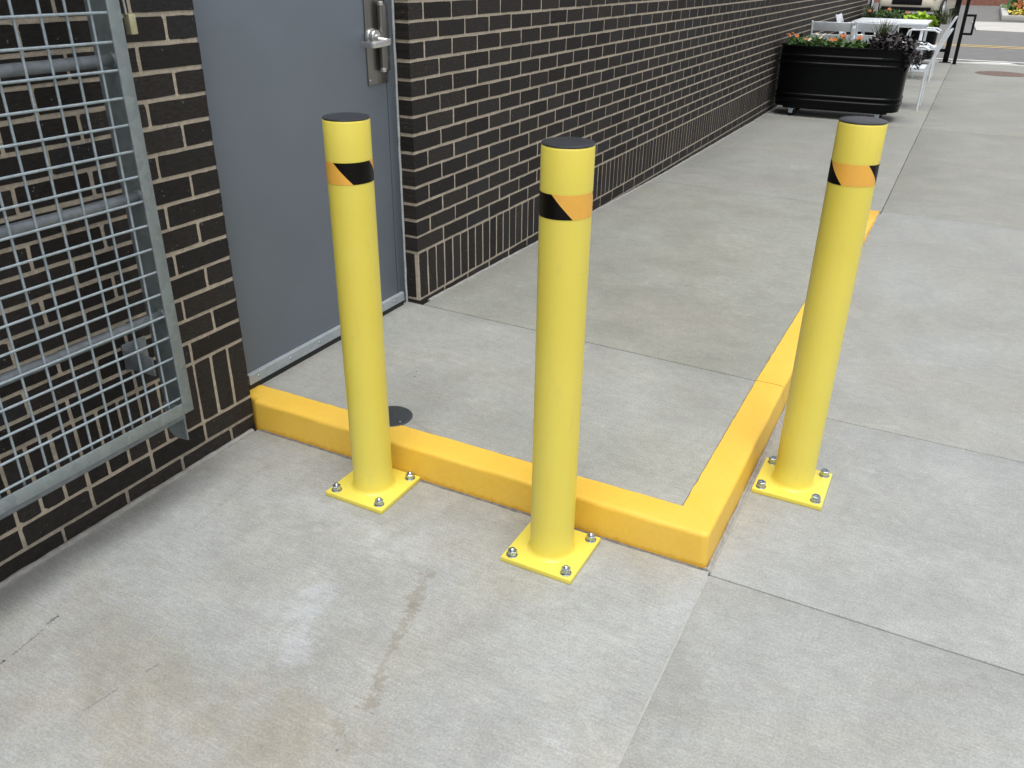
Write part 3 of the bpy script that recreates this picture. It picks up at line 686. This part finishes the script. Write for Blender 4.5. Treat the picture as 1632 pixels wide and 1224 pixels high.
tank(.672, 8.02, math.radians(2), 'black ribbed stock tank planter on casters, standing nearest against the brick wall')
tank(.62, 14.55, math.radians(1), 'black stock tank planter farther off behind the patio table')

def leaves(m, c, r, n, size, mat=0, flat=.6, seed=0, up_=.5, asp=.5):
    R_ = random.Random(seed)
    for _ in range(n):
        while True:
            p = Vector((R_.uniform(-1, 1), R_.uniform(-1, 1), R_.uniform(-1, 1)))
            if p.length < 1: break
        p = Vector((p.x * r[0], p.y * r[1], p.z * r[2])) + Vector(c)
        d_ = Vector((R_.gauss(0, 1), R_.gauss(0, 1), R_.gauss(up_, .5))).normalized(); s_ = d_.cross(Vector((R_.gauss(0, .4), R_.gauss(0, .4), 1))).normalized(); nn = d_.cross(s_)
        l = size * R_.uniform(.6, 1.3); wv = l * asp / 2
        m.add([p, p + d_ * l * .45 + s_ * wv + nn * l * .06, p + d_ * l, p + d_ * l * .45 - s_ * wv + nn * l * .06], [(0, 1, 2), (0, 2, 3)], mat)
def flower(m, c, r, mat, seed):
    R_ = random.Random(seed); c = Vector(c); ax = Vector((R_.gauss(0, .4), R_.gauss(-.6, .4), 1)).normalized(); u = ax.orthogonal().normalized(); v = ax.cross(u)
    for ring, k in ((1, 9), (.6, 7)):
        for i in range(k):
            a = 2 * PI * i / k + ring; d_ = u * math.cos(a) + v * math.sin(a); s_ = ax.cross(d_)
            m.add([c, c + d_ * r * ring * .6 + s_ * r * .3, c + d_ * r * ring + ax * r * .2, c + d_ * r * ring * .6 - s_ * r * .3], [(0, 1, 2), (0, 2, 3)], mat)
GP = 'flowering plants in the near planter'
specs = [(.20, 7.93, 'orange', 3, 'bushy green plant with orange blooms, nearest the wall in the black planter'), (.38, 7.9, 'pale', 3, 'green plant with small pale blooms in the black planter'),
         (.56, 7.93, 'orange', 4, 'tall leafy plant with orange blooms in the middle of the black planter'), (.76, 7.9, 'orange', 3, 'green plant with orange blooms right of the planter middle')]
for q, (x, y, kind, nf, lab) in enumerate(specs):
    t = thing('flowering_plant', lab, 'plant', (x, y, .64), GP)
    m = MB(); leaves(m, (0, 0, .055), (.12, .17, .075), 300, .05, seed=q, up_=.3, asp=.6); m.build('foliage', M_LEAF, t, 0)
    st = MB(); fl = MB(); R_ = random.Random(q + 50)
    for i in range(nf + 2):
        p = (R_.uniform(-.10, .10), R_.uniform(-.2, .0), R_.uniform(.10, .165)); st.tube([(p[0] * .3, p[1] * .3, 0), p], .003, 5); flower(fl, p, .024, 0, q * 10 + i)
    st.build('stem', M_LEAF, t, 0); stuff(fl.build('blooms', M_ORNG if kind == 'orange' else M_WHITEP, t, 0))
dk = thing('dark_leaved_plant', 'spreading purplish black leaved plant hanging over the right end of the black planter', 'plant', (1.12, 7.95, .66))
m = MB(); leaves(m, (0, 0, .07), (.22, .24, .10), 620, .065, seed=33, up_=.1, asp=.55); leaves(m, (.20, -.05, .0), (.1, .2, .14), 200, .06, seed=34, up_=-.3); m.build('foliage', M_DARKL, dk, 0)
def grass_plant(x, y, z, n, h, label, sp=.1, mat=M_GRASS, seed=1):
    R_ = random.Random(seed); m = MB()
    for i in range(n):
        a = R_.uniform(0, 2 * PI); l = h * R_.uniform(.6, 1.15); b = R_.uniform(.02, sp * 2.2); p0 = Vector((R_.gauss(0, sp * .3), R_.gauss(0, sp * .3), 0)); d_ = Vector((math.cos(a), math.sin(a), 0)); s_ = Vector((-d_.y, d_.x, 0)) * .0035
        P = [p0 + d_ * b * t * t + Vector((0, 0, l * t * (1 - .15 * t))) for t in (0, .4, .75, 1)]
        m.add([P[0] - s_, P[0] + s_, P[1] - s_, P[1] + s_, P[2] - s_ * .7, P[2] + s_ * .7, P[3]], [(0, 1, 3, 2), (2, 3, 5, 4), (4, 5, 6)])
    o = m.build('ornamental_grass', mat, None, 0, (x, y, z)); return tag(o, label, 'grass plant')
grass_plant(1.0, 8.05, .66, 150, .33, 'upright green grass tuft rising beside the dark leaves in the nearer planter')
grass_plant(.14, 14.4, .64, 90, .30, 'thin grass tuft at the wall end of the farther planter', seed=4)
grass_plant(1.28, 14.5, .62, 110, .30, 'brownish grass tuft at the street end of the farther planter', seed=5, sp=.16)
t = thing('leafy_plant', 'mixed dark green bushy plant in the middle of the farther planter', 'plant', (.45, 14.5, .66))
m = MB(); leaves(m, (0, 0, .05), (.36, .25, .09), 700, .06, seed=70); m.build('foliage', M_LEAF, t, 0)
m = MB()
for i in range(7): flower(m, (random.uniform(-.3, .3), random.uniform(-.25, 0), random.uniform(.12, .18)), .03, 0, 90 + i)
stuff(m.build('blooms', M_ORNG, t, 0))
t = thing('lime_leaved_plant', 'chartreuse large leaved plant spilling over the farther planter above the table', 'plant', (.95, 14.15, .62))
m = MB(); leaves(m, (0, 0, .06), (.24, .2, .06), 260, .13, seed=71, up_=.15, asp=.8); m.build('foliage', M_LIME, t, 0)

# ------------------------------------------------------------------ patio furniture
def chair(x, y, rz, label):
    """faces local +x, seat width along y"""
    t = thing('patio_chair', label, 'chair', (x, y, 0), 'aluminium armchairs round the patio table', rz)
    R_ = .012
    for s in (-1, 1):
        MB().tube([(.20, s * .26, 0), (.20, s * .26, .60), (.185, s * .26, .645), (.15, s * .26, .66), (-.14, s * .26, .66), (-.20, s * .255, .63)], R_, 10).build('front_leg', M_ALU, t, 60)
        MB().tube([(-.20, s * .235, 0), (-.20, s * .235, .40), (-.215, s * .235, .45), (-.285, s * .235, .64), (-.365, s * .235, .83)], R_, 10).build('rear_leg', M_ALU, t, 60)
    se = MB()
    for i in range(6): xx = -.19 + i * .073; se.box(xx, xx + .062, -.245, .245, .43, .442, .003)
    se.box(-.20, .22, -.25, -.235, .405, .429).box(-.20, .22, .235, .25, .405, .429); se.build('seat', M_ALU, t)
    for (z, xx) in ((.74, -.340), (.60, -.283)):
        b = MB().box(-.006, .006, -.235, .235, -.052, .058, .003); b.xf(Matrix.Translation((xx + .012, 0, z + .03)) @ Matrix.Rotation(-.40, 4, 'Y')).build('back_slat', M_ALU, t)
    return t
chair(.24, 10.15, PI / 2, 'silver armchair with its back to the near planter, closest to the wall')
chair(.78, 10.25, PI / 2 * .94, 'silver armchair behind the orange blooms, back turned to the near planter')
chair(.36, 11.95, 0, 'silver armchair at the wall side of the table, facing the sidewalk')
chair(.10, 12.75, .1, 'silver armchair tucked between brick wall and table')
chair(1.22, 9.12, PI, 'silver armchair right of the near planter, its bent legs standing on the sidewalk')
chair(1.16, 12.25, PI, 'silver armchair at the sidewalk side of the table, farther back')
tb = thing('patio_table', 'silver rectangular patio table behind the near planter', 'table', (.66, 12.95, 0))
tp = MB()
for i in range(7): yy = -.60 + i * .172; tp.box(-.51, .51, yy, yy + .164, .70, .722, .004)
tp.build('table_top', M_ALU, tb)
MB().box(-.47, .47, -.55, -.52, .66, .698).box(-.47, .47, .52, .55, .66, .698).box(-.47, -.44, -.52, .52, .66, .698).box(.44, .47, -.52, .52, .66, .698).build('apron', M_ALU, tb, 0)
for sx in (-1, 1):
    for sy in (-1, 1): MB().box(sx * .455 - .02, sx * .455 + .02, sy * .535 - .02, sy * .535 + .02, 0, .66, .003).build('leg', M_ALU, tb)

# ------------------------------------------------------------------ railing
rl = thing('patio_railing', 'black steel railing with a square post closing the patio end by the street', 'railing')
MB().box(1.39, 1.475, 16.05 - .95, 16.14 - .95, 0.008, 1.9, .004).build('post', M_BLACK, rl)
MB().box(1.34, 1.525, 15.00 + .0, 15.19, .0005, .008, .001).build('foot_plate', M_BLACK, rl)
for z in (.16, .98): MB().box(-.05 + .06, 1.389, 15.12, 15.165, z, z + .05, .003).build('rail', M_BLACK, rl)
hp = thing('rack_post', 'slim black post with a rectangular loop standing at the sidewalk edge', 'post')
MB().box(1.555, 1.61, 15.02 - .2, 15.075 - .2, 0, 1.7, .004).build('post', M_BLACK, hp)
MB().box(1.611, 1.715, 14.83, 14.865, .735, .77, .002).box(1.611, 1.715, 14.83, 14.865, .455, .49, .002).box(1.7152, 1.75, 14.83, 14.865, .455, .77, .002).build('loop', M_BLACK, hp)

# ------------------------------------------------------------------ street
def sheet(pts, z, mat, name, par=None): return MB().add([(x, y, z) for x, y in pts], [tuple(range(len(pts)))]).build(name, mat, par, 0)
road = struct(sheet([(-60, 15.45), (60, 15.45), (60, 27), (-60, 27)], -.012, M_ASPH, 'road'))
struct(MB().box(-60, 60, 15.205, 15.445, -.1, -.004, .01).build('gutter', M_FARCON))
ln = struct(sheet([(-40, 15.75), (40, 15.95), (40, 16.07), (-40, 15.87)], -.007, M_WLINE, 'road_marking'))
struct(sheet([(1.75, 15.50), (2.55, 15.52), (2.4, 15.78), (1.9, 15.62)], -.008, M_WLINE, 'road_marking'))
for y0 in (19.15, 19.55): struct(sheet([(-40, y0), (40, y0 + .1), (40, y0 + .24), (-40, y0 + .14)], -.007, M_YLINE, 'road_marking'))
# far side: pale pavement on the right, driveway beyond
struct(MB().add([(x, y, z) for z in (-.012, .02) for x, y in ((1.75, 25.0), (9, 23.2), (30, 22.5), (30, 29.6), (1.55, 29.6))], [(5, 6, 7, 8, 9), (0, 1, 6, 5), (1, 2, 7, 6), (4, 0, 5, 9)]).build('pavement', M_FARCON, None, 0))
struct(sheet([(-60, 27), (60, 27), (60, 70), (-60, 70)], -.013, M_ASPH, 'parking_lot'))
mh = thing('manhole_cover', 'round rusty brown cast iron manhole cover set flush in the far sidewalk', 'manhole cover', (2.29, 13.65, .0008))
MB().lathe([(.37, -.01), (.37, .002), (.355, .004), (.345, .002), (.34, .003), (0, .003)], 48).build('plate', M_RUST, mh)
isl = thing('raised_bed', 'kerbed planting bed across the street with green and orange plants', 'planting bed')
MB().box(2.35, 9, 31.2, 31.4, -.01, .16, .02).box(2.35, 2.55, 31.4, 42, -.01, .16, .02).build('kerb_edge', M_FARCON, isl)
MB().box(2.55, 9, 31.4, 42, -.01, .12).build('soil', M_SOIL, isl, 0)
m = MB(); leaves(m, (5.4, 36, .2), (2.9, 4.2, .45), 4500, .28, seed=8, asp=.7); tag(stuff(m.build('shrub_planting', M_LEAF, None, 0)), 'low green shrubs filling the bed across the street', 'shrubs')
m = MB(); leaves(m, (4.2, 32.0, .2), (1.7, .5, .2), 900, .14, seed=9); tag(stuff(m.build('flower_border', M_YELP, None, 0)), 'yellow flower border along the front of the bed across the street', 'flowers')
m = MB(); leaves(m, (3.5, 33.2, .4), (.9, .7, .2), 500, .14, seed=10); tag(stuff(m.build('orange_flower_clump', M_ORNG, None, 0)), 'orange flowers in the bed across the street', 'flowers')
sp = thing('sign_post', 'thin grey galvanised post standing in the bed across the street', 'post', (2.98, 37.5, 0))
MB().tube([(0, 0, .1), (0, 0, 2.6)], .05, 12).build('pole', M_ALU, sp)
MB().box(-.3, .3, -.06, -.052, 2.0, 2.6, .002).build('sign_plate', M_ALU, sp)
fb = thing('brick_building', 'reddish brick building far across the street at the top right', 'building')
wl_ = MB().box(-6, 30, 46, 56, -.1, 5.5).build('wall', M_RED, fb, 0)
MB().box(-6.1, 30.1, 45.9, 56.1, 5.5, 5.7).build('roof_edge', M_FARCON, fb, 0)
for x in (0, 4, 8, 12, 16):
    f_ = MB().box(x, x + 1.6, 45.94, 46.0, 1.2, 3.4).build('window_frame', M_BLACK, fb, 0); MB().box(x + .08, x + 1.52, 45.93, 45.939, 1.28, 3.32).build('pane', M_GLASS, f_, 0)
# building body behind the brick walls and wall end
bb = thing('building_block', 'flat roofed body of the dark brick building above and behind the door', 'building')
MB().box(-9, -3.51, -4, WEND, -.1, 4.6).box(-9, -.02, -4, WEND, ZS + 3 * C + TOPC * C + .001, 4.62).build('wall', M_BRICK, bb, 0)

# ------------------------------------------------------------------ cars
def car(x, y, rz, paint, label):
    """front towards local -y, x across"""
    t = thing('parked_car', label, 'car', (x, y, 0), 'cars parked across the street', rz)
    # body cross sections along y: (y, halfwidth, z_bottom, z_side, z_top)
    sec = [(-2.32, .70, .34, .55, .60), (-2.26, .80, .26, .62, .72), (-2.0, .90, .22, .78, .86), (-1.5, .93, .21, .86, .96), (-.95, .94, .21, .93, 1.04), (0, .95, .21, .96, 1.08), (1.2, .95, .21, .98, 1.10), (1.9, .93, .22, .98, 1.10), (2.25, .88, .28, .93, 1.05), (2.33, .78, .36, .85, .98)]
    V = []; n = 12
    for (yy, hw, zb, zs, zt) in sec:
        for (a, z) in ((-.7, zb), (-.97, zb + .06), (-1, (zb + zs) / 2), (-1, zs - .06), (-.95, zs), (-.78, zt), (.78, zt), (.95, zs), (1, zs - .06), (1, (zb + zs) / 2), (.97, zb + .06), (.7, zb)): V.append((hw * a, yy, z))
    F = [(i * n + j, (i + 1) * n + j, (i + 1) * n + (j + 1) % n, i * n + (j + 1) % n) for i in range(len(sec) - 1) for j in range(n)] + [tuple(range(n)), tuple((len(sec) - 1) * n + j for j in range(n - 1, -1, -1))]
    MB().add(V, F).build('body', paint, t, 50)
    V = []; cs = [(-1.0, .80, 1.03), (-.35, .68, 1.62), (.3, .66, 1.70), (1.5, .66, 1.66), (2.2, .76, 1.06)]
    for (yy, hw, z) in cs: V += [(-hw, yy, z), (hw, yy, z)]
    V += [(-.80, -1.0, 1.02), (.80, -1.0, 1.02), (-.82, 2.2, 1.0), (.82, 2.2, 1.0)]
    MB().add(V, [(0, 1, 3, 2), (6, 7, 9, 8)], 0).add([(-.80, -1.0, 1.02), (-.68, -.35, 1.62), (-.66, .3, 1.69), (-.66, 1.5, 1.65), (-.80, 2.2, 1.02)], [(0, 4, 3, 2, 1)]).add([(.80, -1.0, 1.02), (.68, -.35, 1.62), (.66, .3, 1.69), (.66, 1.5, 1.65), (.80, 2.2, 1.02)], [(0, 1, 2, 3, 4)]).build('windows', M_GLASS, t, 0)
    MB().add([(-.69, -.36, 1.625), (.69, -.36, 1.625), (.67, .3, 1.71), (-.67, .3, 1.71), (.67, 1.5, 1.67), (-.67, 1.5, 1.67), (.72, 1.75, 1.5), (-.72, 1.75, 1.5)], [(0, 1, 2, 3), (3, 2, 4, 5), (5, 4, 6, 7)]).build('roof', paint, t, 40)
    for sx in (-1, 1):
        for yy in (-1.42, 1.42):
            ty = MB().lathe([(.20, -.11), (.32, -.11), (.34, -.08), (.34, .08), (.32, .11), (.20, .11)], 28).xf(Matrix.Translation((sx * .86, yy, .34)) @ Matrix.Rotation(PI / 2, 4, 'Y')).build('wheel', M_RUBBER, t)
            MB().lathe([(0, .105), (.05, .11), (.06, .09), (.17, .095), (.20, .112), (.205, .09)], 20).xf(Matrix.Translation((sx * .86, yy, .34)) @ Matrix.Rotation(sx * PI / 2, 4, 'Y')).build('rim', M_ALU, ty)
        MB().box(sx * .72 - .14, sx * .72 + .14, -2.30, -2.1, .60, .72, .03).build('headlight', M_LAMP, t)
    MB().box(-.45, .45, -2.345, -2.28, .42, .60, .01).build('grille', M_BLACK, t); MB().box(-.75, .75, -2.36, -2.28, .26, .36, .02).build('bumper', M_BLACK, t)
    return t
car(-.15, 32.2, math.radians(-7), M_CARC, 'cream car facing the patio from across the street, its wheel beside the black post')
car(-3.0, 33.2, math.radians(-4), M_CARW, 'white car across the street, mostly hidden behind the end of the brick wall')
